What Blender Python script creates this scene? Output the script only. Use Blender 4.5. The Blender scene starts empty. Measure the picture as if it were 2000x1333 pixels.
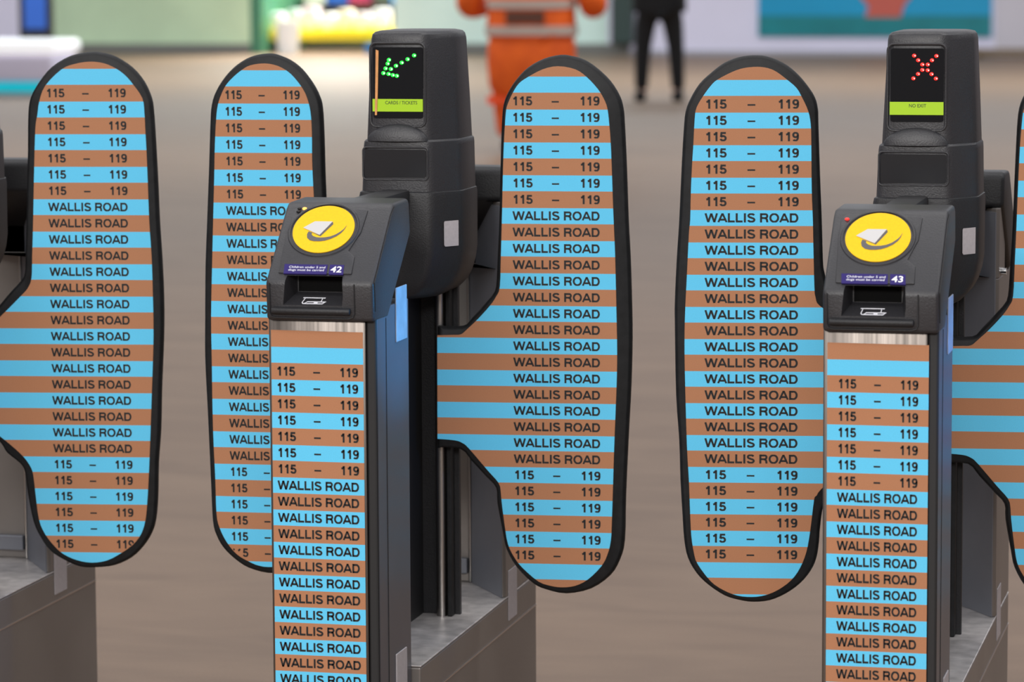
import bpy, bmesh, math, random
from mathutils import Vector, Matrix
random.seed(4)
SC = bpy.context.scene
COL = SC.collection

# ------------------------------------------------------------ camera, world, exposure, large lights
cd = bpy.data.cameras.new('camera'); cam = bpy.data.objects.new('camera', cd); COL.objects.link(cam)
R_ = Vector((0.97319326, 0.22992486, -0.00542478)); U_ = Vector((-0.02136536, 0.11386709, 0.99326623)); F_ = Vector((-0.2289943, 0.9665241, -0.11572711))
M = Matrix((R_, U_, -F_)).transposed().to_4x4(); M.translation = Vector((0, 0, 1.45)); cam.matrix_world = M
cd.sensor_width = 36; cd.lens = 6804.8 * 36 / 2000; cd.clip_end = 200
cd.dof.use_dof = True; cd.dof.focus_distance = 5.40; cd.dof.aperture_fstop = 6.0
SC.camera = cam
SC.view_settings.view_transform = 'Standard'; SC.view_settings.look = 'None'
SC.view_settings.exposure = 0.0; SC.view_settings.gamma = 1.0; SC.view_settings.use_curve_mapping = False
w = bpy.data.worlds.new('station_air'); SC.world = w; w.use_nodes = True
wn = w.node_tree; bg_ = wn.nodes['Background']   # bright station ceiling above, dim concourse at eye level
tc_ = wn.nodes.new('ShaderNodeTexCoord'); sx_ = wn.nodes.new('ShaderNodeSeparateXYZ'); mr_ = wn.nodes.new('ShaderNodeMapRange'); rp_ = wn.nodes.new('ShaderNodeValToRGB')
wn.links.new(tc_.outputs['Generated'], sx_.inputs[0]); wn.links.new(sx_.outputs['Z'], mr_.inputs[0]); mr_.inputs['From Min'].default_value = -1
wn.links.new(mr_.outputs[0], rp_.inputs[0]); wn.links.new(rp_.outputs[0], bg_.inputs[0]); bg_.inputs[1].default_value = 1.0
e_ = rp_.color_ramp.elements; e_[0].position = .45; e_[0].color = (.10, .10, .11, 1); e_[1].position = .85; e_[1].color = (.56, .57, .62, 1)
def area(name, loc, rot, sx, sy, power, col=(1, 1, 1), spread=180):
    l = bpy.data.lights.new(name, 'AREA'); l.shape = 'RECTANGLE'; l.size = sx; l.size_y = sy; l.energy = power; l.color = col
    l.spread = math.radians(spread)
    o = bpy.data.objects.new(name, l); COL.objects.link(o); o.location = loc; o.rotation_euler = [math.radians(a) for a in rot]
    return o
area('ceiling_or_fill_light', (-1.0, 2.6, 4.2), (0, 0, 0), 9.0, 0.6, 110, (1, .97, .93))
area('ceiling_or_fill_light', (-1.0, 6.2, 4.2), (0, 0, 0), 9.0, 0.5, 90, (1, .97, .93))
area('ceiling_or_fill_light', (-3.0, 12.0, 4.2), (0, 0, 0), 12, 1.0, 120, (1, .97, .95))
area('ceiling_or_fill_light', (-6.0, 22.0, 4.2), (0, 0, 0), 16, 1.5, 300, (.96, .98, 1))
area('ceiling_or_fill_light', (-9.0, 34.0, 4.2), (0, 0, 0), 22, 2.0, 1100, (.86, .96, 1))
area('ceiling_or_fill_light', (-1.5, -4.2, 4.2), (52, 0, 0), 8.0, 1.4, 670, (1, .97, .94))  # added front fill behind the camera, tilted at the gate faces

# ------------------------------------------------------------ materials
MATS = {}
def mat(name, col, rough=.5, metal=0, spec=.5, var=0, scale=30, bump=0, emit=0, stretch=None, sheen=0, coat=0, emitcol=None):
    if name in MATS: return MATS[name]
    m = bpy.data.materials.new(name); m.use_nodes = True; nt = m.node_tree; b = nt.nodes['Principled BSDF']
    b.inputs['Base Color'].default_value = (*col, 1); b.inputs['Roughness'].default_value = rough
    b.inputs['Metallic'].default_value = metal; b.inputs['Specular IOR Level'].default_value = spec
    b.inputs['Coat Weight'].default_value = coat
    if emit:
        b.inputs['Emission Color'].default_value = (*(emitcol or col), 1); b.inputs['Emission Strength'].default_value = emit
    if var or bump:
        tc = nt.nodes.new('ShaderNodeTexCoord'); mp = nt.nodes.new('ShaderNodeMapping'); n = nt.nodes.new('ShaderNodeTexNoise')
        nt.links.new(tc.outputs['Object'], mp.inputs[0]); nt.links.new(mp.outputs[0], n.inputs['Vector'])
        if stretch: mp.inputs['Scale'].default_value = stretch
        n.inputs['Scale'].default_value = scale; n.inputs['Detail'].default_value = 6
        if var:
            r = nt.nodes.new('ShaderNodeValToRGB'); r.color_ramp.elements[0].position = .3; r.color_ramp.elements[1].position = .7
            r.color_ramp.elements[0].color = (*[c * (1 - var) for c in col], 1); r.color_ramp.elements[1].color = (*[min(1, c * (1 + var)) for c in col], 1)
            nt.links.new(n.outputs[0], r.inputs[0]); nt.links.new(r.outputs[0], b.inputs['Base Color'])
        if bump:
            bp = nt.nodes.new('ShaderNodeBump'); bp.inputs['Strength'].default_value = bump; bp.inputs['Distance'].default_value = .002
            nt.links.new(n.outputs[0], bp.inputs['Height']); nt.links.new(bp.outputs[0], b.inputs['Normal'])
    MATS[name] = m; return m
def s2l(r, g, b):
    f = lambda c: (c / 255 / 12.92) if c / 255 <= .04045 else ((c / 255 + .055) / 1.055) ** 2.4
    return (f(r), f(g), f(b))
PLASTIC = mat('black_moulded_plastic', (.026, .0255, .029), .42, spec=.55, var=.12, scale=420, bump=.25)
PLASTIC2 = mat('charcoal_plastic', (.018, .018, .020), .48, spec=.42, var=.12, scale=420, bump=.25)
RUBBER = mat('black_rubber', (.0085, .009, .010), .55, spec=.32, var=.3, scale=60, bump=.15)
DARK = mat('dark_gasket', (.010, .010, .011), .55)
STEEL = mat('brushed_steel', (.42, .40, .38), .34, metal=1, var=.14, scale=14, stretch=(26, 26, .4))
STEELF = mat('front_brushed_steel', (.155, .136, .122), .36, metal=1, var=.6, scale=2.4, stretch=(60, 60, .3))
SATIN = mat('satin_grey_steel_sheet', (.235, .215, .200), .42, metal=.45, var=.07, scale=5)
SHELF = mat('worn_steel_ledge', (.60, .57, .56), .34, metal=.45, var=.28, scale=30)
SIDE = mat('blue_grey_painted_side', (.105, .108, .128), .38, metal=.3, var=.1, scale=5)
PANELG = mat('dark_grey_panel', (.20, .21, .24), .42, metal=.3, var=.1, scale=8)
GLASSB = mat('black_display_glass', (.008, .008, .009), .12, spec=.5)
WHITEL = mat('pale_reflective_label', (.48, .45, .47), .5, var=.06, scale=200)
YEL = mat('yellow_reader_disc', s2l(240, 190, 5), .5, spec=.3, var=.06, scale=300)
CARDW = mat('white_print', (.56, .55, .55), .5)
CARDG = mat('grey_print', (.10, .095, .10), .5)
BLK = mat('black_lettering', (.004, .004, .005), .6)
PURP = mat('purple_blue_sign', s2l(42, 30, 102), .5, spec=.25)
WTXT = mat('white_lettering', (.85, .85, .9), .5)
LCD = mat('yellow_green_lcd', s2l(150, 188, 12), .4, emit=.30)
LCDT = mat('lcd_characters', (.06, .10, .01), .5)
GLED = mat('green_led', (.02, .6, .05), .3, emit=1.3, emitcol=(.02, 1, .06))
RLED = mat('red_led', (.7, .02, .02), .3, emit=1.4, emitcol=(1, .03, .02))
OLED = mat('orange_led', (.8, .25, .02), .3, emit=5, emitcol=(1, .35, .04))
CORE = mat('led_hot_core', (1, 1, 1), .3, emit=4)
ORANGE_REFL = mat('orange_reflection_colour', s2l(215, 150, 90), .55, var=.15, scale=90)  # orange reflection at the screen edge, held as base colour
CHROME = mat('chrome', (.8, .8, .8), .12, metal=1)
CLEARP = mat('grey_plastic_plate', (.30, .32, .36), .4, var=.15, scale=40)

def stripes(name, z0, pitch):
    m = bpy.data.materials.new(name); m.use_nodes = True; nt = m.node_tree; b = nt.nodes['Principled BSDF']
    tc = nt.nodes.new('ShaderNodeTexCoord'); sp = nt.nodes.new('ShaderNodeSeparateXYZ'); nt.links.new(tc.outputs['Object'], sp.inputs[0])
    a = nt.nodes.new('ShaderNodeMath'); a.operation = 'MULTIPLY_ADD'; a.inputs[1].default_value = -1 / (2 * pitch); a.inputs[2].default_value = z0 / (2 * pitch) + 20
    nt.links.new(sp.outputs['Z'], a.inputs[0])
    fr = nt.nodes.new('ShaderNodeMath'); fr.operation = 'FRACT'; nt.links.new(a.outputs[0], fr.inputs[0])
    g = nt.nodes.new('ShaderNodeMath'); g.operation = 'GREATER_THAN'; g.inputs[1].default_value = .515; nt.links.new(fr.outputs[0], g.inputs[0])
    mx = nt.nodes.new('ShaderNodeMix'); mx.data_type = 'RGBA'; nt.links.new(g.outputs[0], mx.inputs['Factor'])
    mx.inputs['A'].default_value = (*s2l(176, 122, 88), 1); mx.inputs['B'].default_value = (*s2l(98, 202, 243), 1)
    n = nt.nodes.new('ShaderNodeTexNoise'); n.inputs['Scale'].default_value = 900; nt.links.new(tc.outputs['Object'], n.inputs['Vector'])
    h = nt.nodes.new('ShaderNodeMapRange'); h.inputs['To Min'].default_value = .86; h.inputs['To Max'].default_value = 1.14; nt.links.new(n.outputs[0], h.inputs[0])
    mu = nt.nodes.new('ShaderNodeMix'); mu.data_type = 'RGBA'; mu.blend_type = 'MULTIPLY'; mu.inputs['Factor'].default_value = 1
    nt.links.new(mx.outputs['Result'], mu.inputs['A']); nt.links.new(h.outputs[0], mu.inputs['B'])
    nt.links.new(mu.outputs['Result'], b.inputs['Base Color']); b.inputs['Roughness'].default_value = .62; b.inputs['Specular IOR Level'].default_value = .25
    return m

# ------------------------------------------------------------ mesh helpers
def obj(name, bm, m, parent=None, smooth=False, loc=None):
    me = bpy.data.meshes.new(name)
    if isinstance(bm, bmesh.types.BMesh):
        bmesh.ops.recalc_face_normals(bm, faces=bm.faces); bm.to_mesh(me); bm.free()
    else: me = bm; me.name = name
    me.materials.clear(); me.materials.append(m)
    if smooth:
        for p in me.polygons: p.use_smooth = True
        me.set_sharp_from_angle(angle=math.radians(smooth if smooth is not True else 35))
    o = bpy.data.objects.new(name, me); COL.objects.link(o)
    if parent: o.parent = parent
    if loc: o.location = loc
    return o
def empty(name, loc, rz=0, parent=None):
    o = bpy.data.objects.new(name, None); COL.objects.link(o); o.location = loc; o.rotation_euler = (0, 0, rz); o.empty_display_size = .1
    if parent: o.parent = parent
    return o
def tag(o, label=None, cat=None, group=None, kind=None):
    for k, v in (('label', label), ('category', cat), ('group', group), ('kind', kind)):
        if v: o[k] = v
    return o
def bevel(bm, w, seg=2, ang=20):
    if w:
        es = [e for e in bm.edges if len(e.link_faces) == 2 and e.calc_face_angle(0) > math.radians(ang)]
        bmesh.ops.bevel(bm, geom=es, offset=w, segments=seg, affect='EDGES', profile=.5, clamp_overlap=True)
    return bm
def prism(poly, a, b, axis='x', bev=0, seg=2, bm=None):
    """extrude a polygon: axis x -> poly in (y,z); y -> (x,z); z -> (x,y)"""
    t = bmesh.new()
    def P(p, q):
        if axis == 'x': return (q, p[0], p[1])
        if axis == 'y': return (p[0], q, p[1])
        return (p[0], p[1], q)
    v0 = [t.verts.new(P(p, a)) for p in poly]; v1 = [t.verts.new(P(p, b)) for p in poly]
    t.faces.new(v0); t.faces.new(v1[::-1]); n = len(poly)
    for i in range(n): t.faces.new((v0[i], v0[(i + 1) % n], v1[(i + 1) % n], v1[i]))
    bmesh.ops.recalc_face_normals(t, faces=t.faces)
    bevel(t, bev, seg)
    if bm is None: return t
    return merge(bm, t)
def merge(bm, t):
    me = bpy.data.meshes.new('tmp'); t.to_mesh(me); t.free(); bm.from_mesh(me); bpy.data.meshes.remove(me); return bm
def box(x0, x1, y0, y1, z0, z1, bev=0, seg=2, bm=None):
    return prism([(x0, y0), (x1, y0), (x1, y1), (x0, y1)], z0, z1, 'z', bev, seg, bm)
def loft(secs, bm=None):
    t = bmesh.new(); rings = [[t.verts.new((p[0], p[1], z)) for p in poly] for z, poly in secs]; n = len(rings[0])
    for r0, r1 in zip(rings, rings[1:]):
        for i in range(n): t.faces.new((r0[i], r0[(i + 1) % n], r1[(i + 1) % n], r1[i]))
    t.faces.new(rings[0][::-1]); t.faces.new(rings[-1]); return t if bm is None else merge(bm, t)
def tube(pts, r, seg=10, closed=False, bm=None):
    t = bmesh.new(); pts = [Vector(p) for p in pts]; rings = []; n = len(pts); up = None
    for i, p in enumerate(pts):
        a = pts[(i - 1) % n] if (closed or i) else p; b = pts[(i + 1) % n] if (closed or i < n - 1) else p
        d = (b - a).normalized()
        if up is None: up = d.orthogonal().normalized()
        up = (up - d * up.dot(d)).normalized(); s = d.cross(up)
        rings.append([t.verts.new(p + (up * math.cos(k * 2 * math.pi / seg) + s * math.sin(k * 2 * math.pi / seg)) * r) for k in range(seg)])
    for i in range(n if closed else n - 1):
        r0, r1 = rings[i], rings[(i + 1) % n]
        for k in range(seg): t.faces.new((r0[k], r0[(k + 1) % seg], r1[(k + 1) % seg], r1[k]))
    if not closed: t.faces.new(rings[0][::-1]); t.faces.new(rings[-1])
    return t if bm is None else merge(bm, t)
def ellipsoid(c, r, bm=None, seg=24, rings=14):
    t = bmesh.new(); bmesh.ops.create_uvsphere(t, u_segments=seg, v_segments=rings, radius=1)
    for v in t.verts: v.co = Vector((c[0] + v.co.x * r[0], c[1] + v.co.y * r[1], c[2] + v.co.z * r[2]))
    return t if bm is None else merge(bm, t)
def rrect(x0, x1, z0, z1, r, n=5):
    pts = []
    for cx, cz, a in ((x1 - r, z1 - r, 0), (x0 + r, z1 - r, 90), (x0 + r, z0 + r, 180), (x1 - r, z0 + r, 270)):
        for k in range(n + 1):
            t = math.radians(a + 90 * k / n); pts.append((cx + r * math.cos(t), cz + r * math.sin(t)))
    return pts
def cut(bm, cutter):
    """boolean difference of two meshes, baked; leaves nothing behind"""
    a = obj('tmp_a', bm, PLASTIC); b = obj('tmp_b', cutter, PLASTIC)
    md = a.modifiers.new('b', 'BOOLEAN'); md.operation = 'DIFFERENCE'; md.solver = 'EXACT'; md.object = b
    dg = bpy.context.evaluated_depsgraph_get(); me = bpy.data.meshes.new_from_object(a.evaluated_get(dg))
    for o in (a, b):
        m = o.data; bpy.data.objects.remove(o); bpy.data.meshes.remove(m)
    return me
def text_mesh(body, height, weight=0, xs=1, align='LEFT'):
    c = bpy.data.curves.new('t', 'FONT'); c.body = body; c.size = height / .70; c.offset = weight; c.align_x = align; c.space_line = .95
    c.resolution_u = 3
    o = bpy.data.objects.new('t', c); COL.objects.link(o); dg = bpy.context.evaluated_depsgraph_get()
    me = bpy.data.meshes.new_from_object(o.evaluated_get(dg)); bpy.data.objects.remove(o); bpy.data.curves.remove(c)
    for v in me.vertices: v.co.x *= xs
    return me
def place(me, f):
    for v in me.vertices: v.co = f(v.co.x, v.co.y)
    return me
def flat(poly, f, depth=None):
    """polygon -> face list through mapping f(u,v)->Vector"""
    t = bmesh.new(); t.faces.new([t.verts.new(f(*p)) for p in poly]); bmesh.ops.triangulate(t, faces=t.faces); return t

# ------------------------------------------------------------ lettering drawn as strokes (grotesque capitals, cap height 1)
def arc(cx, cy, rx, ry, a0, a1, n=14):
    return [(cx + rx * math.cos(math.radians(a0 + (a1 - a0) * k / n)), cy + ry * math.sin(math.radians(a0 + (a1 - a0) * k / n))) for k in range(n + 1)]
H_ = .106   # half stroke
GLY = {
 'W': (1.30, [[(.07, 1), (.34, 0)], [(.34, 0), (.65, .97)], [(.65, .97), (.96, 0)], [(.96, 0), (1.23, 1)]]),
 'A': (.98, [[(.07, 0), (.49, 1)], [(.49, 1), (.91, 0)], [(.22, .30), (.76, .30)]]),
 'L': (.80, [[(.16, 1), (.16, H_), (.76, H_)]]),
 'I': (.38, [[(.19, 0), (.19, 1)]]),
 'S': (.92, [arc(.46, .735, .29, .185, 15, 180, 12) + arc(.46, .735, .29, .20, 180, 262, 8)[1:] + arc(.46, .285, .31, .20, 80, -10, 10) + arc(.46, .285, .31, .205, -10, -172, 12)[1:]]),
 'R': (.98, [[(.17, 0), (.17, 1)], [(.17, 1 - H_), (.58, 1 - H_)] + arc(.58, .70, .22, .215, 90, -90, 12)[1:] + [(.17, .485)], [(.56, .47), (.70, .42), (.77, .30), (.79, .10), (.83, 0)]]),
 'O': (1.06, [arc(.53, .5, .395, .425, 0, 360, 36)]),
 'D': (1.0, [[(.17, 0), (.17, 1)], [(.17, 1 - H_), (.50, 1 - H_)] + arc(.50, .5, .335, .415, 90, -90, 18)[1:] + [(.17, H_)]]),
 '1': (.74, [[(.43, 0), (.43, 1)], [(.14, .72), (.30, .76), (.39, .92)]]),
 '5': (.74, [[(.64, 1 - H_), (.20, 1 - H_), (.14, .46)], [(.14, .46)] + arc(.36, .32, .26, .245, 140, -165, 20)]),
 '9': (.74, [arc(.36, .68, .235, .24, 0, 360, 26), [(.595, .68)] + arc(.36, .42, .235, .34, 12, -75, 10) + arc(.36, .20, .21, .13, -90, -165, 6)]),
 ' ': (.36, []), '-': (.66, [[(.04, .40), (.62, .40)]]),
}
def stroke(bm, pts, hw, f):
    n = len(pts); closed = (Vector(pts[0]) - Vector(pts[-1])).length < 1e-6
    L = []; Rr = []
    for i in range(n):
        p = Vector(pts[i]); a = Vector(pts[i - 1]) if i else (Vector(pts[-2]) if closed else None); b = Vector(pts[i + 1]) if i < n - 1 else (Vector(pts[1]) if closed else None)
        d0 = (p - a).normalized() if a is not None else None; d1 = (b - p).normalized() if b is not None else None
        if d0 is None: d0 = d1
        if d1 is None: d1 = d0
        nrm = Vector((-(d0 + d1).y, (d0 + d1).x)).normalized(); c = max(.35, nrm.dot(Vector((-d0.y, d0.x)))); o = nrm * hw / c
        L.append(bm.verts.new(f(*(p + o)))); Rr.append(bm.verts.new(f(*(p - o))))
    for i in range(n - 1): bm.faces.new((L[i], L[i + 1], Rr[i + 1], Rr[i]))
def width(s): return sum(GLY[c][0] for c in s)
def write(bm, s, x0, x1, zb, h, y, clip=None):
    """letters from x0 to x1 on baseline zb, cap height h, lying in the plane y"""
    k = (x1 - x0) / (width(s) - .14) ; x = -.07
    for ch in s:
        wd, st = GLY[ch]
        for pts in st:
            t = bmesh.new()
            stroke(t, [(x + px, min(1, max(0, pz))) for px, pz in pts], H_ * (1 if ch != '-' else .8), lambda a, b: (x0 + a * k, y, zb + min(1.0, max(0, b)) * h))
            if clip:
                bad = [q for q in t.verts if not clip(q.co.x, q.co.z)]
                if bad: bmesh.ops.delete(t, geom=bad, context='VERTS')
                if not t.faces: t.free(); continue
            merge(bm, t)
        x += wd
def inside(poly):
    def f(x, z):
        r = False; n = len(poly)
        for i in range(n):
            (x1, z1), (x2, z2) = poly[i], poly[(i + 1) % n]
            if (z1 > z) != (z2 > z) and x < (x2 - x1) * (z - z1) / (z2 - z1) + x1: r = not r
        return r
    return f
def rows(bm, xl, xr, ztop, pitch, n115, nwal, nend, y, h=.0148, clip=None, extra=0):
    wd = xr - xl; k = 0
    for i in range(n115 + nwal + nend):
        zb = ztop - pitch * (i + .5) - h / 2
        if n115 <= i < n115 + nwal: write(bm, 'WALLIS ROAD', xl, xr, zb, h, y, clip)
        else:
            u = wd / (width('WALLIS ROAD') - .14); dg = (width('115') - .14) * u
            write(bm, '115', xl, xl + dg, zb, h, y, clip); write(bm, '119', xr - dg, xr, zb, h, y, clip)
            write(bm, '-', xl + wd * .455, xl + wd * .455 + .075 * wd, zb, h, y, clip)

# ------------------------------------------------------------ gate paddles
OUTLINES = {  # millimetres across and up, measured in the plane of each paddle
  'A_panel': [(3,790),(30,790),(45,796),(60,808),(99,846),(110,859),(116,875),(118,913),(121,974),(124,1048),(128,1128),(132,1152),(136,1176),(147,1202),(175,1229),(197,1238),(224,1242),(249,1239),(269,1230),(284,1219),(297,1204),(313,1180),(316,1154),(317,1128),(319,1070),(321,974),(324,913),(325,846),(325,780),(322,712),(317,615),(313,543),(309,489),(305,457),(297,434),(283,416),(262,401),(237,388),(210,384),(185,388),(162,398),(146,412),(130,433),(120,458),(115,501),(112,532),(108,548),(96,566),(77,584),(55,602),(42,612),(30,616),(3,618)],
  'A_edge': [(0,803),(30,803),(44,812),(57,827),(76,849),(95,869),(102,883),(104,912),(107,973),(109,1025),(112,1091),(114,1153),(119,1182),(134,1208),(156,1233),(189,1252),(222,1258),(242,1257),(267,1250),(295,1232),(315,1208),(327,1180),(330,1158),(332,1124),(335,1047),(337,973),(340,912),(342,845),(341,778),(336,689),(333,614),(328,557),(326,501),(322,460),(314,435),(299,412),(278,392),(248,378),(216,374),(189,375),(162,386),(137,402),(121,424),(108,453),(99,503),(95,539),(87,554),(65,572),(55,588),(40,600),(0,601)],
  'B_panel': [(-134,1027),(-136,1081),(-136,1134),(-138,1166),(-143,1187),(-150,1202),(-161,1217),(-174,1230),(-192,1240),(-214,1244),(-238,1241),(-253,1233),(-268,1221),(-280,1208),(-288,1193),(-294,1176),(-297,1155),(-300,1112),(-302,1058),(-305,986),(-308,910),(-311,825),(-311,757),(-311,668),(-310,610),(-308,551),(-307,496),(-302,472),(-290,448),(-273,428),(-252,416),(-236,410),(-219,408),(-195,411),(-170,425),(-150,445),(-138,475),(-132,505),(-124,556),(-113,568),(-85,590),(-54,615),(-43,624),(-30,628),(-3,630),(-3,801),(-28,802),(-42,803),(-53,812),(-90,850),(-118,866),(-129,885),(-131,960)],
  'B_edge': [(-116,1028),(-117,1059),(-118,1123),(-120,1170),(-125,1191),(-136,1212),(-153,1234),(-172,1249),(-194,1258),(-212,1260),(-239,1255),(-263,1242),(-283,1223),(-299,1199),(-307,1176),(-310,1143),(-313,1079),(-318,985),(-322,909),(-324,823),(-325,755),(-322,669),(-320,604),(-318,538),(-316,482),(-310,458),(-298,437),(-278,418),(-255,404),(-222,396),(-195,399),(-165,411),(-140,430),(-125,458),(-118,482),(-112,540),(-81,567),(-57,593),(-39,612),(0,613),(0,816),(-44,816),(-59,829),(-95,870),(-112,892),(-115,940)],
  'C_panel': [(3,801),(28,802),(42,803),(53,812),(71,829),(90,850),(101,866),(107,882),(109,932),(111,991),(113,1062),(115,1115),(117,1146),(119,1169),(122,1180),(130,1197),(140,1212),(154,1222),(179,1235),(204,1240),(232,1235),(250,1223),(268,1204),(278,1188),(284,1172),(287,1146),(289,1121),(291,1073),(293,1009),(296,934),(298,842),(299,776),(298,723),(295,649),(293,596),(290,503),(288,466),(282,442),(272,423),(250,401),(229,390),(207,387),(189,389),(168,396),(141,419),(128,436),(118,457),(113,486),(108,526),(106,549),(102,560),(85,579),(54,615),(43,624),(30,628),(2,630)],
  'C_edge': [(2,816),(44,816),(59,829),(88,861),(92,866),(99,881),(102,931),(105,990),(107,1061),(108,1092),(110,1146),(113,1177),(121,1198),(135,1219),(154,1238),(180,1252),(207,1258),(226,1256),(246,1250),(266,1237),(288,1216),(303,1192),(309,1171),(311,1146),(314,1083),(317,991),(320,933),(322,867),(323,801),(321,722),(317,648),(312,542),(310,467),(302,434),(286,407),(254,384),(214,375),(180,381),(158,391),(131,417),(114,447),(108,474),(99,524),(97,549),(81,567),(57,593),(39,612),(0,614)],
  'D_panel': [(-128,863),(-135,876),(-137,892),(-139,959),(-140,1000),(-142,1048),(-143,1121),(-144,1151),(-148,1172),(-158,1194),(-167,1209),(-182,1222),(-198,1234),(-212,1240),(-229,1242),(-250,1240),(-268,1234),(-291,1222),(-301,1213),(-313,1197),(-324,1178),(-327,1160),(-329,1121),(-331,1089),(-333,1044),(-334,1000),(-336,979),(-339,916),(-342,854),(-343,802),(-342,738),(-339,636),(-336,583),(-334,531),(-332,492),(-328,465),(-322,446),(-301,418),(-281,404),(-258,395),(-235,393),(-214,396),(-193,405),(-172,421),(-158,441),(-148,467),(-142,501),(-136,552),(-133,556),(-126,568),(-100,590),(-60,620),(-43,628),(-30,632),(-3,634),(-3,801),(-28,802),(-42,803),(-53,812),(-90,838)],
  'D_edge': [(-115,893),(-122,918),(-124,937),(-126,999),(-129,1068),(-132,1151),(-133,1175),(-138,1194),(-151,1214),(-168,1233),(-188,1248),(-213,1258),(-235,1260),(-258,1257),(-281,1248),(-301,1233),(-320,1215),(-334,1192),(-342,1171),(-345,1140),(-348,1088),(-352,999),(-356,936),(-359,869),(-359,831),(-357,719),(-352,645),(-350,581),(-347,529),(-344,484),(-338,454),(-324,429),(-305,410),(-279,393),(-256,386),(-233,383),(-206,386),(-181,397),(-158,414),(-141,435),(-132,456),(-128,482),(-126,509),(-118,545),(-81,575),(-57,600),(-39,615),(0,616),(0,816),(-44,816),(-59,829),(-90,855),(-108,872)],
}
def smooth_loop(pts, sub=3):
    P = [Vector((a / 1000, b / 1000)) for a, b in pts]; n = len(P); out = []
    sharp = [abs(p.x) < .0035 for p in P]
    for i in range(n):
        p0, p1, p2, p3 = P[i - 1], P[i], P[(i + 1) % n], P[(i + 2) % n]
        if sharp[i]: p0 = p1
        if sharp[(i + 1) % n]: p3 = p2
        for k in range(sub):
            t = k / sub
            out.append(.5 * ((2 * p1) + (p2 - p0) * t + (2 * p0 - 5 * p1 + 4 * p2 - p3) * t * t + (3 * p1 - p0 - 3 * p2 + p3) * t ** 3))
    res = [out[0]]
    for p in out[1:]:
        if (p - res[-1]).length > .0035: res.append(p)
    if (res[0] - res[-1]).length < .0035: res.pop()
    return res
def offset_loop(L, d):
    n = len(L); area2 = sum(L[i].x * L[(i + 1) % n].y - L[(i + 1) % n].x * L[i].y for i in range(n)); s = 1 if area2 > 0 else -1; out = []
    for i in range(n):
        t = (L[(i + 1) % n] - L[i - 1]).normalized(); out.append(L[i] + Vector((-t.y, t.x)) * d * s)
    return out
def slab(secs):
    t = bmesh.new(); rings = [[t.verts.new((p.x, y, p.y)) for p in L] for y, L in secs]; n = len(rings[0])
    for r0, r1 in zip(rings, rings[1:]):
        for i in range(n): t.faces.new((r0[i], r0[(i + 1) % n], r1[(i + 1) % n], r1[i]))
    t.faces.new(rings[0][::-1]); t.faces.new(rings[-1]); return t
TEXT = {'A': (.1489, .2842, 1.2032, .4305), 'B': (-.2815, -.1560, 1.2064, .4451), 'C': (.1299, .2707, 1.1975, .4532), 'D': (-.3096, -.1631, 1.1964, .4755)}
def paddle(key, parent, loc, ang, label):
    xl, xr, z0, z28 = TEXT[key]; pitch = (z0 - z28) / 28
    e = smooth_loop(OUTLINES[key + '_edge']); p = smooth_loop(OUTLINES[key + '_panel'])
    o = obj('gate_paddle', slab([(.000, offset_loop(e, .0060)), (.0015, offset_loop(e, .0035)), (.005, offset_loop(e, .0012)), (.012, e), (.019, offset_loop(e, .0012)), (.0225, offset_loop(e, .0035)), (.024, offset_loop(e, .0060))]), RUBBER, parent, smooth=50)
    o.location = loc; o.rotation_euler = (0, 0, math.radians(ang)); o['label'] = label
    obj('striped_panel', slab([(-.0012, offset_loop(p, .0004)), (-.0008, p), (.003, p)]), stripes('brown_and_blue_stripes_' + key, z0, pitch), o)
    bm = bmesh.new(); q = [(v.x, v.y) for v in p]
    rows(bm, xl, xr, z0, pitch, 7, 16, 6, -.0014, .0146, inside(q))
    obj('address_lettering', bm, BLK, o)
    return o

# ------------------------------------------------------------ reader head (slope plane: v up the slope)
SB = math.radians(43)
def slope(u, v, off=0):
    return Vector((u, -.021 + v * math.cos(SB) - off * math.sin(SB), .943 + v * math.sin(SB) + off * math.cos(SB)))
def make_head_mesh():
    prof = [(-.018, .885), (-.021, .943), tuple(slope(0, .148)[1:]), (.100, 1.052), (.180, 1.054), (.190, 1.046), (.195, .999), (.062, .884)]
    bm = prism(prof, -.078, .088, 'x', .006, 3)
    c = bmesh.new()   # tapered ticket slot
    top = [(-.056, -.06, .9515), (.046, -.06, .9515), (.034, .020, .9515), (-.040, .020, .9515)]
    bot = [(-.063, -.06, .8917), (.048, -.06, .8917), (.031, .020, .9245), (-.040, .020, .9245)]
    a = [c.verts.new(p) for p in bot]; b = [c.verts.new(p) for p in top]
    c.faces.new(a[::-1]); c.faces.new(b)
    for i in range(4): c.faces.new((a[i], a[(i + 1) % 4], b[(i + 1) % 4], b[i]))
    bmesh.ops.recalc_face_normals(c, faces=c.faces)
    return cut(bm, c)
def on_slope(poly, o0, o1, bev=0):
    t = bmesh.new(); n = len(poly)
    a = [t.verts.new(slope(u, v, o0)) for u, v in poly]; b = [t.verts.new(slope(u, v, o1)) for u, v in poly]
    t.faces.new(a[::-1]); t.faces.new(b)
    for i in range(n): t.faces.new((a[i], a[(i + 1) % n], b[(i + 1) % n], b[i]))
    bmesh.ops.recalc_face_normals(t, faces=t.faces); return bevel(t, bev, 2, 50)
HEAD = make_head_mesh()
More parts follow.
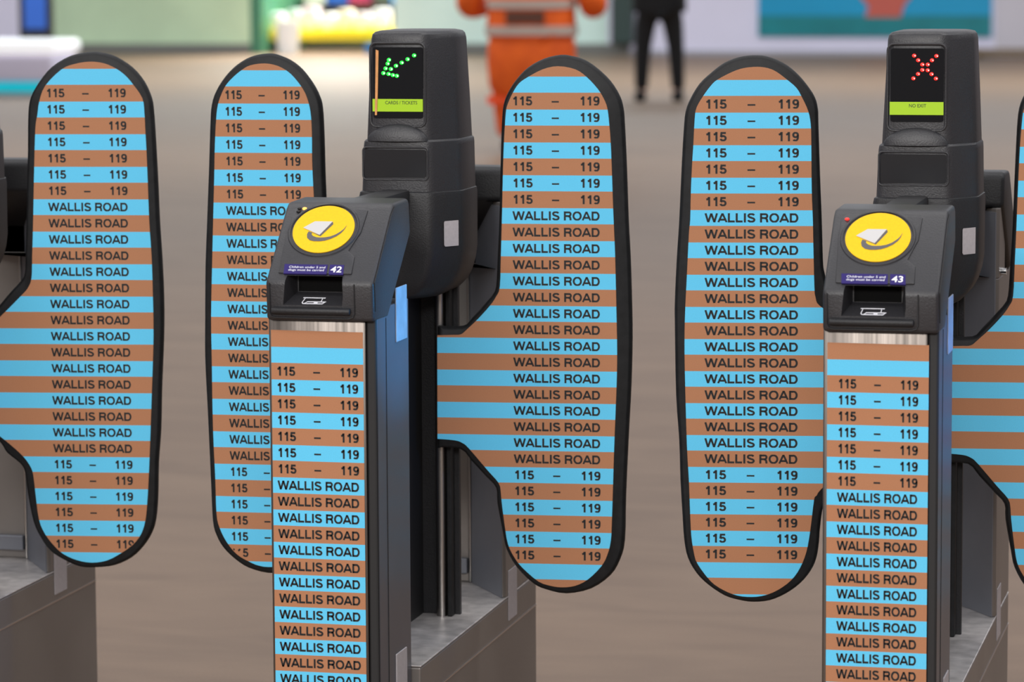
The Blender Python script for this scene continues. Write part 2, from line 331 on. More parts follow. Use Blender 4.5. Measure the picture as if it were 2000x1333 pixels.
def head(parent, full=True, number='42', led=None):
    h = obj('ticket_reader_head', HEAD.copy(), PLASTIC, parent, smooth=40)
    ln = tube([(.0885, -.012, .9), (.0885, -.016, .943), (.0885, .082, 1.036), (.0885, .10, 1.046)], .0008, 6)
    obj('seam_line', ln, DARK, h)
    if not full: return h
    pl = [(-.061, .016), (-.066, .10), (-.066, .140), (-.058, .149), (.048, .149), (.052, .143), (.050, .10), (.038, .062), (.050, .050), (.052, .016)]
    obj('raised_face', on_slope(pl, -.002, .0022, .0018), PLASTIC, h, smooth=40)
    cir = lambda r, n=56: [(-.0084 + r * math.cos(2 * math.pi * k / n), .1027 + r * math.sin(2 * math.pi * k / n)) for k in range(n)]
    ring = tube([slope(u, v, .0018) for u, v in cir(.0525)], .0024, 8, closed=True)
    obj('disc_collar', ring, PLASTIC, h, smooth=True)
    d = obj('yellow_card_disc', on_slope(cir(.0472), -.001, .0036), YEL, h); d['label'] = 'round yellow contactless card target'
    f = lambda off: (lambda u, v: slope(u, v, off))
    obj('card_shadow', flat([(-.0306, .0979), (-.0102, .088), (.0048, .1127), (.003, .1176), (-.0119, .0902)], f(.0039)), CARDG, d)
    sw_o = [(-.0305, .0974), (-.0318, .0914), (-.0301, .0844), (-.0251, .0796), (-.0181, .0778), (-.0097, .0778), (-.0017, .0792), (.0067, .083), (.0147, .0885), (.0208, .0954), (.0243, .1028), (.0261, .1104)]
    sw_i = [(-.0240, .0945), (-.0250, .0925), (-.0235, .0900), (-.0213, .0880), (-.0165, .0860), (-.0113, .0853), (-.0031, .0859), (.0049, .0878), (.0124, .092), (.0187, .0978), (.023, .1033), (.0259, .1106)]
    t = bmesh.new(); A = [t.verts.new(slope(u, v, .0041)) for u, v in sw_o]; B = [t.verts.new(slope(u, v, .0041)) for u, v in sw_i]
    for i in range(len(A) - 1): t.faces.new((A[i], A[i + 1], B[i + 1], B[i]))
    obj('swoosh_mark', t, CARDG, d)
    obj('white_card_mark', flat([(-.0403, .1043), (-.0247, .1176), (.003, .1176), (-.0119, .0902)], f(.0044)), CARDW, d)
    obj('notice_plate', on_slope([(-.0541, .0325), (.0125, .0325), (.0140, .0138), (-.0520, .0138)], .001, .0030), PURP, h)
    n = obj('number_plate', on_slope([(.0159, .0328), (.0377, .0325), (.0396, .0133), (.0175, .0136)], .001, .0030), PURP, h)
    me = text_mesh('Children under 5 and\ndogs must be carried', .0041, .00002, 1.13)
    obj('notice_lettering', place(me, lambda x, y: slope(-.0462 + x * .98, .0248 + y, .0033)), WTXT, h)
    if number: me = text_mesh(number, .0115, .0003, 1.05)
    if number: obj('gate_number', place(me, lambda x, y: slope(.0190 + x, .0176 + y, .0033)), WTXT, h)
    for (u, v), m in led:
        bm = ellipsoid((0, 0, 0), (.0034, .0034, .0022), seg=14, rings=8); p = slope(u, v, .0024)
        for q in bm.verts: q.co += p
        obj('status_light', bm, m, h, smooth=True)
    bm = prism([(-.021, .894), (-.0285, .897), (-.0285, .9035), (-.021, .9065)], -.068, .053, 'x', .0022, 2)
    obj('slot_shade_block', box(-.038, .030, .0185, .024, .9255, .9512), mat('slot_shade_black', (.003, .003, .003), .8, spec=.1), h)  # black block painting in the shade at the back of the slot
    obj('slot_lip', bm, PLASTIC2, h, smooth=40)
    fr = tube([(-.0715, -.0215, .941), (-.0715, -.0205, .897), (-.069, -.0205, .8915), (-.063, -.0205, .8895), (.050, -.0205, .8895), (.056, -.0205, .8915), (.0585, -.0205, .897), (.0585, -.0215, .941)], .0011, 6)
    obj('slot_surround', fr, PLASTIC2, h, smooth=True)
    # white outline of a ticket entering the slot, printed on the ledge
    t = bmesh.new()
    def led_(u, w_):
        y = -.0165 + w_ / .51; return (u, y, .9075 + (y + .0215) * .41 + .0005)
    S = lambda pts, hw=.00065: stroke(t, pts, hw, led_)
    S([(-.026, .0092), (.0084, .0092)]); S([(-.0225, .0092), (-.0240, .0024), (-.0222, .0006), (-.0190, .0012), (-.0165, .0034), (.0108, .0034), (.0078, .0006), (-.0225, .0006)]); S([(.0042, .0092), (.0042, .0036)]); S([(-.006, .0019), (.000, .0019)], .0009)
    obj('ticket_symbol', t, WTXT, h)
    return h

# ------------------------------------------------------------ display tower
def tsec(x0, x1, y0, y1, ch=1.0):
    return [(x0, y0 + .012), (x0 + .004, y0 + .004), (x0 + .012, y0), (x1 - .046, y0), (x1 - .038 * ch, y0 + .002), (x1 - .031 * ch, y0 + .008), (x1 - .006, y0 + .046), (x1, y0 + .060), (x1, y1 - .03), (x1 - .009, y1 - .009), (x1 - .03, y1), (x0 + .03, y1), (x0 + .009, y1 - .009), (x0, y1 - .03)]
GREEN = [(.0261, 1.2605), (.0152, 1.2545), (.0055, 1.249), (-.004, 1.2439), (-.0156, 1.2533), (-.0178, 1.2473), (-.0213, 1.2397), (-.0125, 1.2387), (-.025, 1.2322), (-.0165, 1.2309), (-.0095, 1.2291), (-.0028, 1.2279)]
RED = [(-.0062, 1.2622), (0, 1.2552), (.0065, 1.2486), (.0148, 1.2486), (.0213, 1.2552), (.0281, 1.2618), (.0065, 1.2403), (.0148, 1.2398), (0, 1.2341), (-.0071, 1.2272), (.0208, 1.2339), (.0275, 1.2271)]
def tower(parent, mode):
    D = .630
    t = obj('display_tower', loft([(1.118, tsec(-.0570, .0850, .458, D)), (1.20, tsec(-.0530, .0820, .459, D - .004)), (1.286, tsec(-.0490, .0785, .461, D - .010)), (1.2935, tsec(-.0475, .0770, .4625, D - .012)), (1.2975, tsec(-.0440, .0740, .466, D - .016)), (1.2995, tsec(-.037, .067, .473, D - .026))]), PLASTIC, parent, smooth=32)
    obj('sensor_band', loft([(1.038, tsec(-.0645, .0885, .453, D + .006)), (1.116, tsec(-.0615, .0870, .454, D + .006)), (1.1225, tsec(-.0605, .0865, .4545, D + .005)), (1.1255, tsec(-.0580, .0845, .457, D + .002))]), PLASTIC, t, smooth=32)
    obj('tower_skirt', loft([(.866, tsec(-.060, .026, .462, D - .03)), (.8695, tsec(-.066, .046, .456, D - .02)), (.878, tsec(-.069, .062, .452, D)), (.890, tsec(-.070, .073, .450, D + .01)), (.905, tsec(-.070, .081, .450, D + .01)), (.925, tsec(-.070, .087, .450, D + .01)), (.945, tsec(-.070, .090, .450, D + .01)), (1.034, tsec(-.0690, .0905, .450, D + .01)), (1.041, tsec(-.0675, .0898, .451, D + .009)), (1.0435, tsec(-.064, .087, .454, D + .006))]), PLASTIC2, t, smooth=32)
    e_ = ellipsoid((-.003, .4585, 1.1235), (.050, .0125, .0275), None, 32, 20)
    bmesh.ops.bisect_plane(e_, geom=e_.verts[:] + e_.edges[:] + e_.faces[:], plane_co=(0, 0, 1.1235), plane_no=(0, 0, -1), clear_outer=True)
    obj('arched_lens', e_, PLASTIC, t, smooth=True)
    g = tube([(x, .4585, z) for x, z in rrect(-.0475, .0430, 1.1465, 1.2800, .010)], .0019, 8, closed=True)
    obj('screen_bezel', g, PLASTIC, t, smooth=True)
    gl = obj('display_screen', prism(rrect(-.0425, .0395, 1.1600, 1.2735, .004), .4572, .470, 'y', 0), GLASSB, t)
    g = tube([(x, .4535, z) for x, z in rrect(-.0595, .0480, 1.0620, 1.1135, .006)], .0016, 8, closed=True)
    obj('sensor_bezel', g, PLASTIC, t, smooth=True)
    obj('sensor_window', prism(rrect(-.0565, .0450, 1.0655, 1.1100, .004), .4520, .460, 'y', 0), mat('smoked_sensor_window', (.014, .014, .016), .22), t)
    obj('lcd_strip', box(-.0435, .0395, .4560, .460, 1.1708, 1.1908), LCD, t)['label'] = 'lit yellow-green text strip'
    if mode != 'off':
        me = text_mesh('CARDS / TICKETS' if mode == 'green' else 'NO EXIT', .0052, .0001, .92, 'CENTER')
        obj('lcd_lettering', place(me, lambda x, y: Vector((x + (.004 if mode == 'green' else -.0005), .4557, 1.1826 + y))), LCDT, t)
        for x, z in (GREEN if mode == 'green' else RED):
            m = GLED if mode == 'green' else RLED
            r = .0031 if mode == 'green' else .0029
            l = obj('led_dot', ellipsoid((x, .4560, z), (r * 1.12, .0016, r), seg=14, rings=8), m, t, smooth=True)
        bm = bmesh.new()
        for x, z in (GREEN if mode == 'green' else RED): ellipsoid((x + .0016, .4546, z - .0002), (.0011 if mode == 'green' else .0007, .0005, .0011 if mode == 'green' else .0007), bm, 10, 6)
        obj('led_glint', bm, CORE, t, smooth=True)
    if mode == 'green':
        obj('reflection_sliver', prism([(-.0370, 1.2695), (-.0325, 1.2680), (-.0345, 1.20), (-.0362, 1.165), (-.0395, 1.165), (-.0385, 1.20)], .4545, .4565, 'y', 0), ORANGE_REFL, t)['label'] = 'thin orange reflection along the left edge of the screen'  # strip standing in for an orange reflection on the glass
    # pale label on the bevelled corner of the skirt
    def ch(s, z, off=.0008): return Vector((.0595 + s * .025 + off * .8, .458 + s * .038 - off * .6, z))
    b = bmesh.new(); P = rrect(.38, 1.18, .9535, .9940, .0001)
    P = [(s, z) for s, z in rrect(.36, 1.12, .9535, .9945, .003, 3)]
    b.faces.new([b.verts.new(ch(s, z)) for s, z in [(.36, .956), (.40, .9535), (1.04, .9535), (1.04, .9945), (.40, .9945), (.36, .992)]])
    r = bmesh.ops.extrude_face_region(b, geom=b.faces[:]); bmesh.ops.translate(b, verts=[v for v in r['geom'] if isinstance(v, bmesh.types.BMVert)], vec=Vector((.8, -.6, 0)) * .0008)
    obj('pale_label', b, WHITEL, t)
    return t

# ------------------------------------------------------------ one ticket gate (origin on the floor under the front pillar)
def gate(name, loc, label, number, mode, led, full=True):
    root = empty('ticket_gate', loc); tag(root, label, 'ticket gate', 'ticket gates of the barrier line')
    # front pillar
    obj('pillar_body', box(-.076, .086, .004, .184, 0, .900, .002), SIDE, root)['label'] = 'blue-grey painted side of the front pillar'
    fp = obj('front_plate', box(-.0785, .0715, -.006, .004, 0, .890, .0025), STEELF, root, smooth=30)
    obj('edge_gasket', box(.0715, .0865, -.004, .0042, 0, .890, .003), DARK, root)
    obj('side_seam', box(.0858, .0868, .052, .0535, 0, .884), DARK, root)
    tx = {'42': (-.0659, .0588, -.0745, .0672), '43': (-.0564, .0577, -.0725, .0728)}.get(number)
    if tx:
        z0, pt = (.8203, .02451) if number == '42' else (.8214, .02352)
        rowsn = 33
        s = obj('striped_panel', prism([(tx[2], .012), (tx[3], .012), (tx[3], z0 + 2 * pt - .001), (tx[2], z0 + 2 * pt)], -.0068, -.005, 'y', 0), stripes('brown_and_blue_stripes_' + number, z0, pt), root)
        bm = bmesh.new(); rows(bm, tx[0], tx[1], z0, pt, 7, 25, 0, -.0072, .0137)
        obj('address_lettering', bm, BLK, s)
    obj('side_plate', box(.086, .0885, .106, .167, .841, .9235, .001), CLEARP, root)['label'] = 'pale plastic plate high on the pillar side'
    obj('side_plate', box(.086, .0885, .090, .150, .262, .3655, .001), WHITEL, root)['label'] = 'pale plate low on the pillar side'
    head(root, full, number, led)
    obj('link_cover', box(-.030, .018, .150, .470, .985, 1.046, .006), PLASTIC2, root, smooth=40)
    tower(root, mode)
    # hinge column below the tower
    obj('hinge_column', box(-.050, -.003, .460, .606, .327, .880, .003), DARK, root)
    obj('hinge_guard', box(-.060, .060, .596, .606, .327, .880, .001), PLASTIC2, root)
    for q in (1, -1):
        obj('hinge_pipe', tube([(q * .0325, .582, .327), (q * .0325, .582, .884)], .0088, 16), STEEL, root, smooth=True)
        x0, x1 = sorted((q * .0435, q * .052)); obj('rubber_strip', box(x0, x1, .573, .596, .3285, .880, .002), RUBBER, root)
    # lower cabinet
    obj('lower_cabinet', box(-.100, .100, .186, .985, .0, .3255, .003), SATIN, root)
    obj('cabinet_ledge', box(-.1005, .1005, .186, .985, .3257, .3285, .0012), SHELF, root)
    obj('cabinet_seam', box(.0995, .1012, .186, .983, .272, .2745), mat('bright_seam', (.55, .5, .48), .3, metal=1), root)
    # rear upright with its own reader head, facing the far side
    U = [(-.100, .985), (.100, .985), (.100, .755), (.094, .750), (.008, .880), (.003, .885), (-.100, .885)]
    obj('rear_upright', prism(U, .3287, .890, 'z', .002), SATIN, root)
    obj('upright_neck', prism([(-.088, .850), (.100, .850), (.100, .755), (.094, .750), (.030, .850), (-.088, .850)][:5], .890, 1.004, 'z', .001), SATIN, root)
    P2 = [(.0935, .7485), (.0950, .7505), (.010, .8800), (.0085, .8780)]
    obj('recess_panel', prism(P2, .3290, .998, 'z', 0), PANELG, root)
    obj('recess_trim', tube([(.0075, .876, .33), (.0075, .876, .995)], .0022, 8), STEEL, root, smooth=True)
    obj('recess_ledge', box(-.090, .003, .870, .884, .345, .372, .002), PANELG, root)
    obj('reflector_strip', box(.1000, .1015, .770, .832, .285, .372, .001), WHITEL, root)['label'] = 'pale strip low on the rear upright'
    r = empty('rear_reader_head', (.011, .965, .0), math.pi, root)
    HB = HEAD.copy(); rh = obj('rear_head_shell', HB, PLASTIC2, r, smooth=40); rh.location = (-.005, 0, .008); rh.scale = (1.14, 1.0, 1.0)
    obj('chrome_lock', tube([(.099, .772, .900), (.110, .772, .900)], .0065, 14), CHROME, root, smooth=True)
    return root
G = (('A', -2.307, 4.995), ('42', -1.460, 4.930), ('43', -.630, 4.930))
LED42 = [((-.0467, .1445), OLED), ((-.0548, .1449), DARK), ((-.0551, .1384), DARK)]
LED43 = [((-.0568, .1381), RLED)]
gl_ = gate('left', (-2.307, 4.995, 0), 'leftmost ticket gate, cut by the left edge, with one striped paddle in view', '', 'off', LED43)
g42 = gate('mid', (-1.460, 4.930, 0), 'ticket gate numbered 42 with a green arrow on its display tower', '42', 'green', LED42)
g43 = gate('right', (-.630, 4.930, 0), 'ticket gate numbered 43 with a red cross on its display tower', '43', 'red', LED43)
paddle('A', gl_, (.036, .545, 0), 8, 'striped paddle at far left with rubber edge')
paddle('B', g42, (-.034, .546, 0), 3, 'striped paddle partly hidden behind the left side of pillar 42')
paddle('C', g42, (.034, .546, 0), 5, 'striped paddle to the right of pillar 42')
paddle('D', g43, (-.034, .546, 0), 8, 'striped paddle to the left of pillar 43')
paddle('C', g43, (.034, .546, 0), 5, 'striped paddle cut by the right edge')

# ------------------------------------------------------------ setting
def floor_mat():
    m = bpy.data.materials.new('worn_concrete_floor'); m.use_nodes = True; nt = m.node_tree; b = nt.nodes['Principled BSDF']
    tc = nt.nodes.new('ShaderNodeTexCoord')
    mp = nt.nodes.new('ShaderNodeMapping'); mp.inputs['Scale'].default_value = (.8, 2.4, 1); nt.links.new(tc.outputs['Object'], mp.inputs[0])
    n = nt.nodes.new('ShaderNodeTexNoise'); n.inputs['Scale'].default_value = 2.2; n.inputs['Detail'].default_value = 7; n.inputs['Distortion'].default_value = 1.2; nt.links.new(mp.outputs[0], n.inputs[0])
    r = nt.nodes.new('ShaderNodeValToRGB'); e = r.color_ramp.elements; e[0].position = .3; e[1].position = .72
    e[0].color = (*s2l(118, 94, 74), 1); e[1].color = (*s2l(134, 109, 87), 1)
    nt.links.new(n.outputs[0], r.inputs[0])
    n2 = nt.nodes.new('ShaderNodeTexNoise'); n2.inputs['Scale'].default_value = 180; nt.links.new(tc.outputs['Object'], n2.inputs[0])
    mr = nt.nodes.new('ShaderNodeMapRange'); mr.inputs['To Min'].default_value = .85; mr.inputs['To Max'].default_value = 1.15; nt.links.new(n2.outputs[0], mr.inputs[0])
    mu = nt.nodes.new('ShaderNodeMix'); mu.data_type = 'RGBA'; mu.blend_type = 'MULTIPLY'; mu.inputs['Factor'].default_value = 1
    nt.links.new(r.outputs[0], mu.inputs['A']); nt.links.new(mr.outputs[0], mu.inputs['B']); nt.links.new(mu.outputs['Result'], b.inputs['Base Color'])
    b.inputs['Roughness'].default_value = .55; b.inputs['Specular IOR Level'].default_value = .4
    return m
tag(obj('floor', box(-40, 20, -8, 47, -.1, 0), floor_mat()), kind='structure')
WY = 41.5
LAV = mat('pale_lavender_wall', s2l(234, 227, 246), .7, var=.03, scale=1)
GRN = mat('pale_green_hoarding', s2l(205, 228, 190), .4, var=.10, scale=1.2)
AQU = mat('pale_aqua_glazing', s2l(226, 250, 238), .3, var=.05, scale=1.5)
GRYW = mat('pale_grey_wall', s2l(214, 205, 212), .7, var=.04, scale=1)
SKIRT = mat('grey_skirting', s2l(120, 118, 112), .6)
def st(name, bm, m, parent=None, **k):
    o = obj(name, bm, m, parent, **k)
    if not parent: tag(o, kind='structure')
    return o
st('wall_back_left', box(-40, -15.75, WY, WY + .3, 0, 4.5), LAV)
wl = st('wall_green', box(-15.74, -13.15, WY, WY + .3, 0, 4.5), GRN)
st('trim_1', box(-15.74, -13.15, WY - .03, WY, 0, .13), SKIRT)
st('wall_aqua', box(-11.3, -8.62, WY, WY + .3, 0, 4.5), AQU)
st('trim_2', box(-11.3, -8.35, WY - .03, WY, 0, .14), SKIRT)
st('wall_back_right', box(-8.62, -3.95, WY, WY + .3, 0, 4.5), LAV)
st('trim_3', box(-8.62, -3.95, WY - .02, WY, 0, .06), mat('pale_skirting', s2l(168, 165, 172), .6))
st('wall_back_grey', box(-3.95, 20, WY, WY + .3, 0, 4.5), GRYW)
tag(obj('door_post', box(-8.53, -8.27, WY - .25, WY - .04, .141, 2.6, .02), mat('dark_green_frame', s2l(48, 66, 62), .5)), 'dark green upright post on the far wall between aqua glazing and lavender wall', 'post')
# shop recess
tag(st('wall_shop_back', box(-13.6, -10.9, WY + 3.2, WY + 3.4, 0, 4.5), mat('shop_back_wall', s2l(120, 126, 108), .7)), kind='structure')
st('wall_shop_left', box(-13.15, -13.0, WY, WY + 3.2, 0, 4.5), mat('green_shop_jamb', s2l(70, 130, 100), .5))
st('wall_shop_right', box(-11.35, -11.3, WY + .3, WY + 3.2, 0, 4.5), LAV)
area('shop_light', (-12.2, WY + .9, 3.6), (-25, 0, 0), 1.5, .8, 290, (1, .98, .9), 120)
def unit(name, x0, x1, y, z0, z1, m, label, cat, dep=.35, bev=.02):
    bm = box(x0, x1, y, y + dep, z0, z1, bev); o = obj(name, bm, m); tag(o, label, cat); return o
# shop display bench with goods
b = empty('display_bench', (-12.15, WY + .5, 0)); tag(b, 'low yellow-edged display bench in the shop opening on the far wall', 'display bench')
obj('bench_top', box(-.84, .80, -.2, .35, .26, .30, .01), mat('bench_yellow', s2l(250, 225, 30), .5), b)
obj('bench_front', box(-.84, .80, -.21, -.19, .165, .26), mat('bench_yellow', (1, 1, 0)), b)
for x in (-.80, .76):
    for y in (-.17, .31): obj('leg', box(x - .02, x + .02, y - .02, y + .02, 0, .26), DARK, b)
tag(obj('crate', box(-11.72, -11.40, WY + .15, WY + .29, .10, .22, .01), mat('crate_blue', s2l(20, 110, 175), .5)), 'blue crate low at the right end of the shop display', 'crate')
obs = bpy.data.objects['crate']
for v in obs.data.vertices: v.co.z -= .10
tag(obj('waste_bin', loft([(0, [(-12.67 + .13 * math.cos(a * math.pi / 8), WY + .02 + .10 * math.sin(a * math.pi / 8)) for a in range(16)]), (.42, [(-12.67 + .16 * math.cos(a * math.pi / 8), WY + .02 + .12 * math.sin(a * math.pi / 8)) for a in range(16)])]), mat('bright_white_plastic', (.92, .92, .9), .4), smooth=True), 'bright white round bin standing before the shop display bench', 'bin')
goods = [(-12.95, .18, .20, (235, 245, 240), 'pale mint carton at the left end of the shop display'), (-12.73, .16, .24, (205, 225, 215), 'grey-green carton beside the mint one in the shop'),
 (-12.52, .20, .27, (248, 225, 228), 'pale pink rounded pack in the shop display'), (-12.28, .20, .19, (255, 255, 255), 'brightest white pack in the middle of the shop display'),
 (-12.06, .18, .24, (250, 240, 215), 'cream pack right of the brightest white one'), (-11.84, .20, .20, (240, 225, 230), 'pinkish white pack in the right half of the shop display'), (-11.60, .20, .25, (248, 250, 252), 'white pack at the right end of the shop display')]
for x, wd, hh, c_, lb in goods:
    o = obj('goods_pack', prism(rrect(-wd / 2, wd / 2, 0, hh, .05), 0, .22, 'y', .01), mat('pack_%d_%d_%d' % c_, s2l(*c_), .5), None, smooth=40, loc=(x, WY + .42, .30))
    tag(o, lb, 'pack', 'packs on the shop display bench')
sh = empty('wall_shelf', (-12.15, WY + 1.4, 0)); tag(sh, 'dark shelf rack behind the shop display bench', 'shelf')
obj('shelf_board', box(-.84, .80, 0, .4, .55, .58), DARK, sh); obj('shelf_back', box(-.84, .80, .4, .43, 0, 1.7), mat('olive_board', s2l(96, 104, 84), .6), sh)
for x, c_, lb in ((-12.45, (30, 90, 190), 'royal blue box on the shop rack'), (-12.16, (170, 50, 90), 'crimson box on the shop rack'), (-11.6, (40, 150, 235), 'large bright blue box on the shop rack'), (-12.75, (215, 220, 210), 'pale grey box on the shop rack')):
    tag(obj('shelf_box', box(-.14, .14, 0, .25, 0, .32, .02), mat('box_%d_%d_%d' % c_, s2l(*c_), .5), None, loc=(x, WY + 1.45, .58)), lb, 'box', 'boxes on the shop rack')
# poster
po = empty('wall_poster', (-5.38, WY - .02, 0)); tag(po, 'large turquoise poster with a coral shape on the lavender far wall', 'poster')
obj('poster_sheet', box(-1.39, 1.39, -.02, .019, .23, 2.4), mat('poster_blue', s2l(6, 158, 205), .4, var=.08, scale=.9), po)
obj('poster_band', box(-1.385, 1.385, -.024, -.019, .235, .48), mat('poster_teal', s2l(8, 128, 135), .4, var=.14, scale=2.2), po)
obj('coral_shape', prism([(-.13 + .02, .46), (.32, .46), (.36, .60), (.50, .78), (.55, 1.1), (.36, 1.5), (0, 1.62), (-.25, 1.4), (-.28, 1.0), (-.18, .72), (-.06, .58)], -.030, -.023, 'y'), mat('poster_coral', s2l(205, 95, 80), .5), po)
# low bench at the far right
bb = empty('low_bench', (-3.2, WY - .45, 0)); tag(bb, 'low brown bench at the foot of the pale grey far wall on the right', 'bench')
obj('seat', box(-1.05, 1.2, -.2, .2, .03, .10, .01), mat('brown_board', s2l(126, 104, 78), .6), bb)
for x in (-.9, 1.0): obj('leg', box(x - .04, x + .04, -.15, .15, 0, .03), DARK, bb)
# bench with glowing teal base at far left
kb = empty('light_plinth', (-12.5, 30.3, 0)); tag(kb, 'rounded white plinth with a glowing teal strip near its base at far left', 'plinth')
obj('plinth_body', box(-1.4, .98, 0, .7, .12, .385, .05, 4), LAV, kb, smooth=40)
obj('plinth_top', box(-1.45, 1.01, -.03, .73, .385, .51, .05, 4), mat('glowing_white_top', (.95, .95, .95), .4, emit=.55), kb, smooth=40)
obj('teal_light_strip', box(-1.35, .93, -.01, .66, .03, .12, .02), mat('teal_glow', s2l(0, 190, 205), .4, emit=.5), kb)
obj('plinth_foot', box(-1.35, .93, .02, .66, 0, .03), GRYW, kb)
sc_ = empty('screen_totem', (-13.87, 36.0, 0)); tag(sc_, 'black-framed blue information screen standing behind the white plinth', 'screen')
obj('frame', box(-.185, .185, 0, .10, .0, 2.0, .01), DARK, sc_)
obj('blue_screen', box(-.12, .135, -.008, .0, .46, 1.8, .002), mat('screen_blue', s2l(50, 90, 170), .3, emit=.22), sc_)

# ------------------------------------------------------------ people
def skin(name, joints, edges, m, parent, sub=2, root=0):
    me = bpy.data.meshes.new(name); me.from_pydata([j[0] for j in joints], edges, []); o = bpy.data.objects.new(name, me); COL.objects.link(o)
    o.parent = parent; sk = o.modifiers.new('skin', 'SKIN'); sk.use_smooth_shade = True
    d = me.skin_vertices[0].data
    for i, j in enumerate(joints):
        r = j[1] if isinstance(j[1], tuple) else (j[1], j[1]); d[i].radius = r; d[i].use_root = (i == root)
    s = o.modifiers.new('s', 'SUBSURF'); s.levels = sub; s.render_levels = sub
    me.materials.append(m); return o
SKINM = mat('skin', s2l(190, 140, 115), .5); HAIR = mat('dark_hair', (.02, .015, .012), .6)
def person(name, loc, rz, label, leg_dx, k, arms):
    p = empty('person', loc, rz); tag(p, label, 'person')
    # continuous body: pelvis, spine, head, arms, legs
    lx = leg_dx
    J = [((0, 0, .95), (.12, .09)), ((0, 0, 1.15), (.12, .085)), ((0, 0, 1.38), (.15, .09)), ((0, 0, 1.50), .052), ((0, -.01, 1.60), (.075, .085)), ((0, -.01, 1.70), (.072, .085)),
         ((-.09, 0, .88), .082), ((-lx, .0, .50), .052), ((-lx * 1.02, .02, .09), .036), ((-lx * 1.05, -.12, .03), .03),
         ((.09, 0, .88), .082), ((lx, .0, .50), .052), ((lx * 1.02, .02, .09), .036), ((lx * 1.05, -.12, .03), .03),
         ((-.19, 0, 1.42), .05)] + [(a, r) for a, r in arms[0]] + [((.19, 0, 1.42), .05)] + [(a, r) for a, r in arms[1]]
    E = [(0, 1), (1, 2), (2, 3), (3, 4), (4, 5), (0, 6), (6, 7), (7, 8), (8, 9), (0, 10), (10, 11), (11, 12), (12, 13), (2, 14)]
    n = 14
    for i in range(len(arms[0])): E.append((n + i, n + i + 1))
    n2 = n + len(arms[0]) + 1; E.append((2, n2))
    for i in range(len(arms[1])): E.append((n2 + i, n2 + i + 1))
    skin('body', J, E, SKINM, p)
    fb = ellipsoid((0, -.098, 1.625), (.014, .022, .024))
    for q in (-1, 1): ellipsoid((q * .080, 0, 1.63), (.012, .022, .032), fb)
    ellipsoid((0, -.086, 1.585), (.026, .008, .008), fb)
    obj('nose_mouth_and_ears', fb, SKINM, p, smooth=True)
    for q in (-1, 1): obj('eye', ellipsoid((q * .030, -.086, 1.648), (.011, .006, .006)), mat('dark_eye', (.02, .02, .02), .3), p, smooth=True)
    hr = obj('hair', ellipsoid((0, .015, 1.70), (.088, .102, .10)), HAIR, p, smooth=True)
    return p
# person in orange high-visibility clothes, seen from behind, elbows out
HIV = mat('high_visibility_orange', s2l(255, 100, 18), .7, var=.22, scale=7, bump=.3)
BAND = mat('silver_reflective_band', s2l(196, 180, 168), .5)
ARM = lambda s: [((s * .38, .02, 1.12), .045), ((s * .425, -.02, .97), .04), ((s * .30, -.22, 1.0), .033), ((s * .24, -.26, 1.02), .03)]
p1 = person('p', (-5.245, 22.75, 0), math.pi, 'person in orange high-visibility jacket and trousers, seen from behind with elbows out', .12, 1, (ARM(-1), ARM(1)))
def garment(name, rings, m, parent):
    n = 32; sup = lambda a: (abs(a) ** .8) * (1 if a >= 0 else -1)
    return obj(name, loft([(z, [(cx + rx * sup(math.cos(k * 2 * math.pi / n)), ry * sup(math.sin(k * 2 * math.pi / n))) for k in range(n)]) for z, cx, rx, ry in rings]), m, parent, smooth=60)
garment('jacket', [(.775, 0, .300, .19), (.80, 0, .303, .192), (.92, 0, .295, .188), (1.05, 0, .285, .18), (1.25, 0, .28, .165), (1.38, 0, .25, .145), (1.45, 0, .17, .11), (1.50, 0, .08, .08)], HIV, p1)
for q in (-1, 1):
    skin('sleeve', [((q * .20, 0, 1.38), .10), ((q * .34, .01, 1.20), .095), ((q * .43, .02, 1.02), .10), ((q * .435, -.02, .955), .095), ((q * .36, -.16, .97), .066), ((q * .31, -.22, 1.0), .05)], [(0, 1), (1, 2), (2, 3), (3, 4), (4, 5)], HIV, p1)
garment('trousers', [(.38, 0, .235, .15), (.44, 0, .285, .17), (.60, 0, .300, .185), (.72, 0, .295, .185), (.80, 0, .275, .17)], HIV, p1)
skin('trouser_legs', [((0, 0, .84), (.18, .12)), ((-.145, 0, .68), .15), ((-.155, 0, .48), .135), ((-.15, .01, .18), .10), ((-.15, .01, .09), .09), ((.145, 0, .68), .15), ((.155, 0, .48), .135), ((.15, .01, .18), .10), ((.15, .01, .09), .09)],
   [(0, 1), (1, 2), (2, 3), (3, 4), (0, 5), (5, 6), (6, 7), (7, 8)], HIV, p1)
def ringband(cx, cy, z, rx, ry, h, m, parent, name='reflective_band'):
    t = bmesh.new(); n = 40; sup = lambda a: (abs(a) ** .8) * (1 if a >= 0 else -1)
    R0 = [[t.verts.new((cx + rx * s * sup(math.cos(k * 2 * math.pi / n)), cy + ry * s * sup(math.sin(k * 2 * math.pi / n)), zz)) for k in range(n)] for s, zz in ((1, z), (1, z + h), (.96, z + h), (.96, z))]
    for i in range(4):
        a, b_ = R0[i], R0[(i + 1) % 4]
        for k in range(n): t.faces.new((a[k], a[(k + 1) % n], b_[(k + 1) % n], b_[k]))
    return obj(name, t, m, parent, smooth=40)
ringband(0, 0, .79, .312, .198, .062, BAND, p1); ringband(0, 0, .965, .302, .195, .06, BAND, p1)
ringband(-.155, 0, .33, .145, .145, .05, mat('bright_orange_band', s2l(255, 84, 30), .6), p1); ringband(.155, 0, .33, .145, .145, .05, MATS['bright_orange_band'], p1)
obj('back_patch', box(-.13, .13, .180, .199, .870, .950, .002), mat('dark_blurred_print', s2l(98, 58, 42), .6), p1)
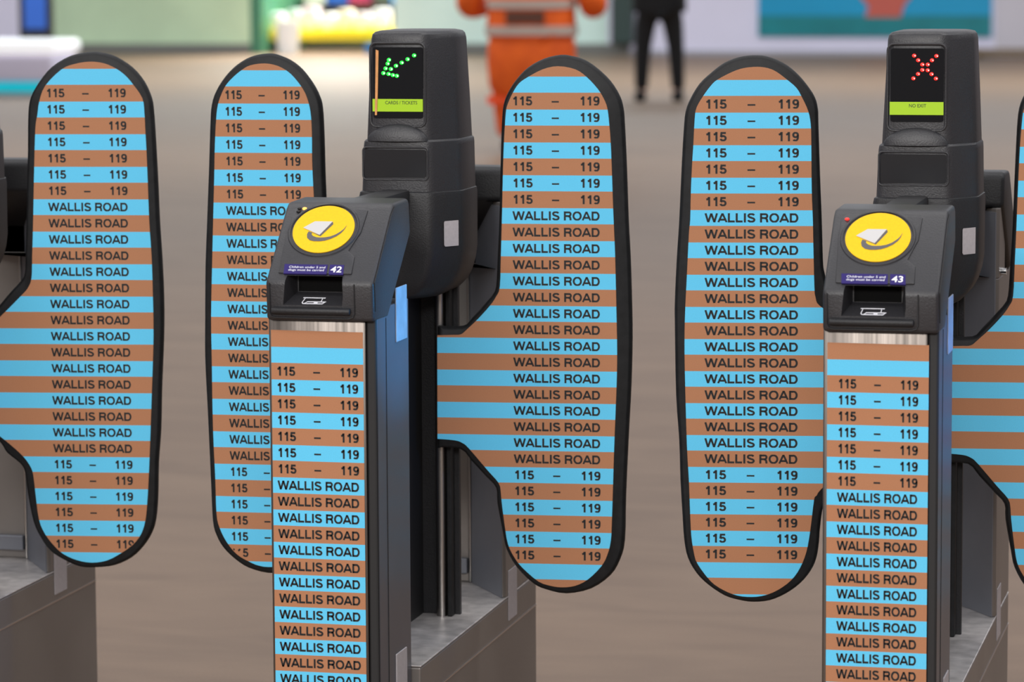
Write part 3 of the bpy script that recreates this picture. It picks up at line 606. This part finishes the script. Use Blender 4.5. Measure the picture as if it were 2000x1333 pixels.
for s in (-1, 1): obj('boot', box(s * .145 - .05, s * .145 + .05, -.17, .08, 0, .10, .03, 3), DARK, p1, smooth=40)
# person in black
ARM2 = lambda s: [((s * .25, .02, 1.15), .042), ((s * .20, .14, .97), .034), ((s * .06, .20, .95), .03)]
p2 = person('q', (-5.79, 30.1, 0), math.pi * .05, 'person in black trousers and black coat standing before the lavender wall', .14, 1, (ARM2(-1), ARM2(1)))
BLKC = mat('black_cloth', (.008, .008, .009), .8)
garment('coat', [(.775, 0, .235, .16), (.80, 0, .24, .162), (1.0, 0, .235, .16), (1.2, 0, .23, .155), (1.38, 0, .22, .14), (1.46, 0, .14, .10), (1.50, 0, .08, .08)], BLKC, p2)
for q in (-1, 1): skin('sleeve', [((q * .20, 0, 1.39), .08), ((q * .25, .02, 1.15), .072), ((q * .22, .12, .97), .058), ((q * .10, .19, .95), .05)], [(0, 1), (1, 2), (2, 3)], BLKC, p2)
skin('trousers', [((0, 0, .90), (.18, .12)), ((-.115, 0, .72), .105), ((-.145, 0, .46), .078), ((-.16, .01, .07), .062), ((.115, 0, .72), .105), ((.145, 0, .46), .078), ((.165, .01, .07), .062)],
   [(0, 1), (1, 2), (2, 3), (0, 4), (4, 5), (5, 6)], BLKC, p2)
for s in (-1, 1): obj('shoe', box(s * .165 - .05, s * .165 + .05, -.18, .08, 0, .09, .03, 3), BLKC, p2, smooth=40)

# added blue spots without fixtures, tinting the pillar sides
def spot(name, loc, target, power, col, size, blend=.6, r=.03):
    l = bpy.data.lights.new(name, 'SPOT'); l.energy = power; l.color = col; l.spot_size = math.radians(size); l.spot_blend = blend; l.shadow_soft_size = r
    o = bpy.data.objects.new(name, l); COL.objects.link(o); o.location = loc
    o.rotation_euler = (Vector(target) - Vector(loc)).to_track_quat('-Z', 'Y').to_euler(); return o
spot('blue_fill_spot', (-.72, 5.0, .96), (-1.37, 5.05, .88), 40, (.01, .42, 1), 31, .9)
spot('blue_fill_spot', (.11, 5.0, .90), (-.54, 5.06, .80), 26, (.01, .32, 1), 32, .9)
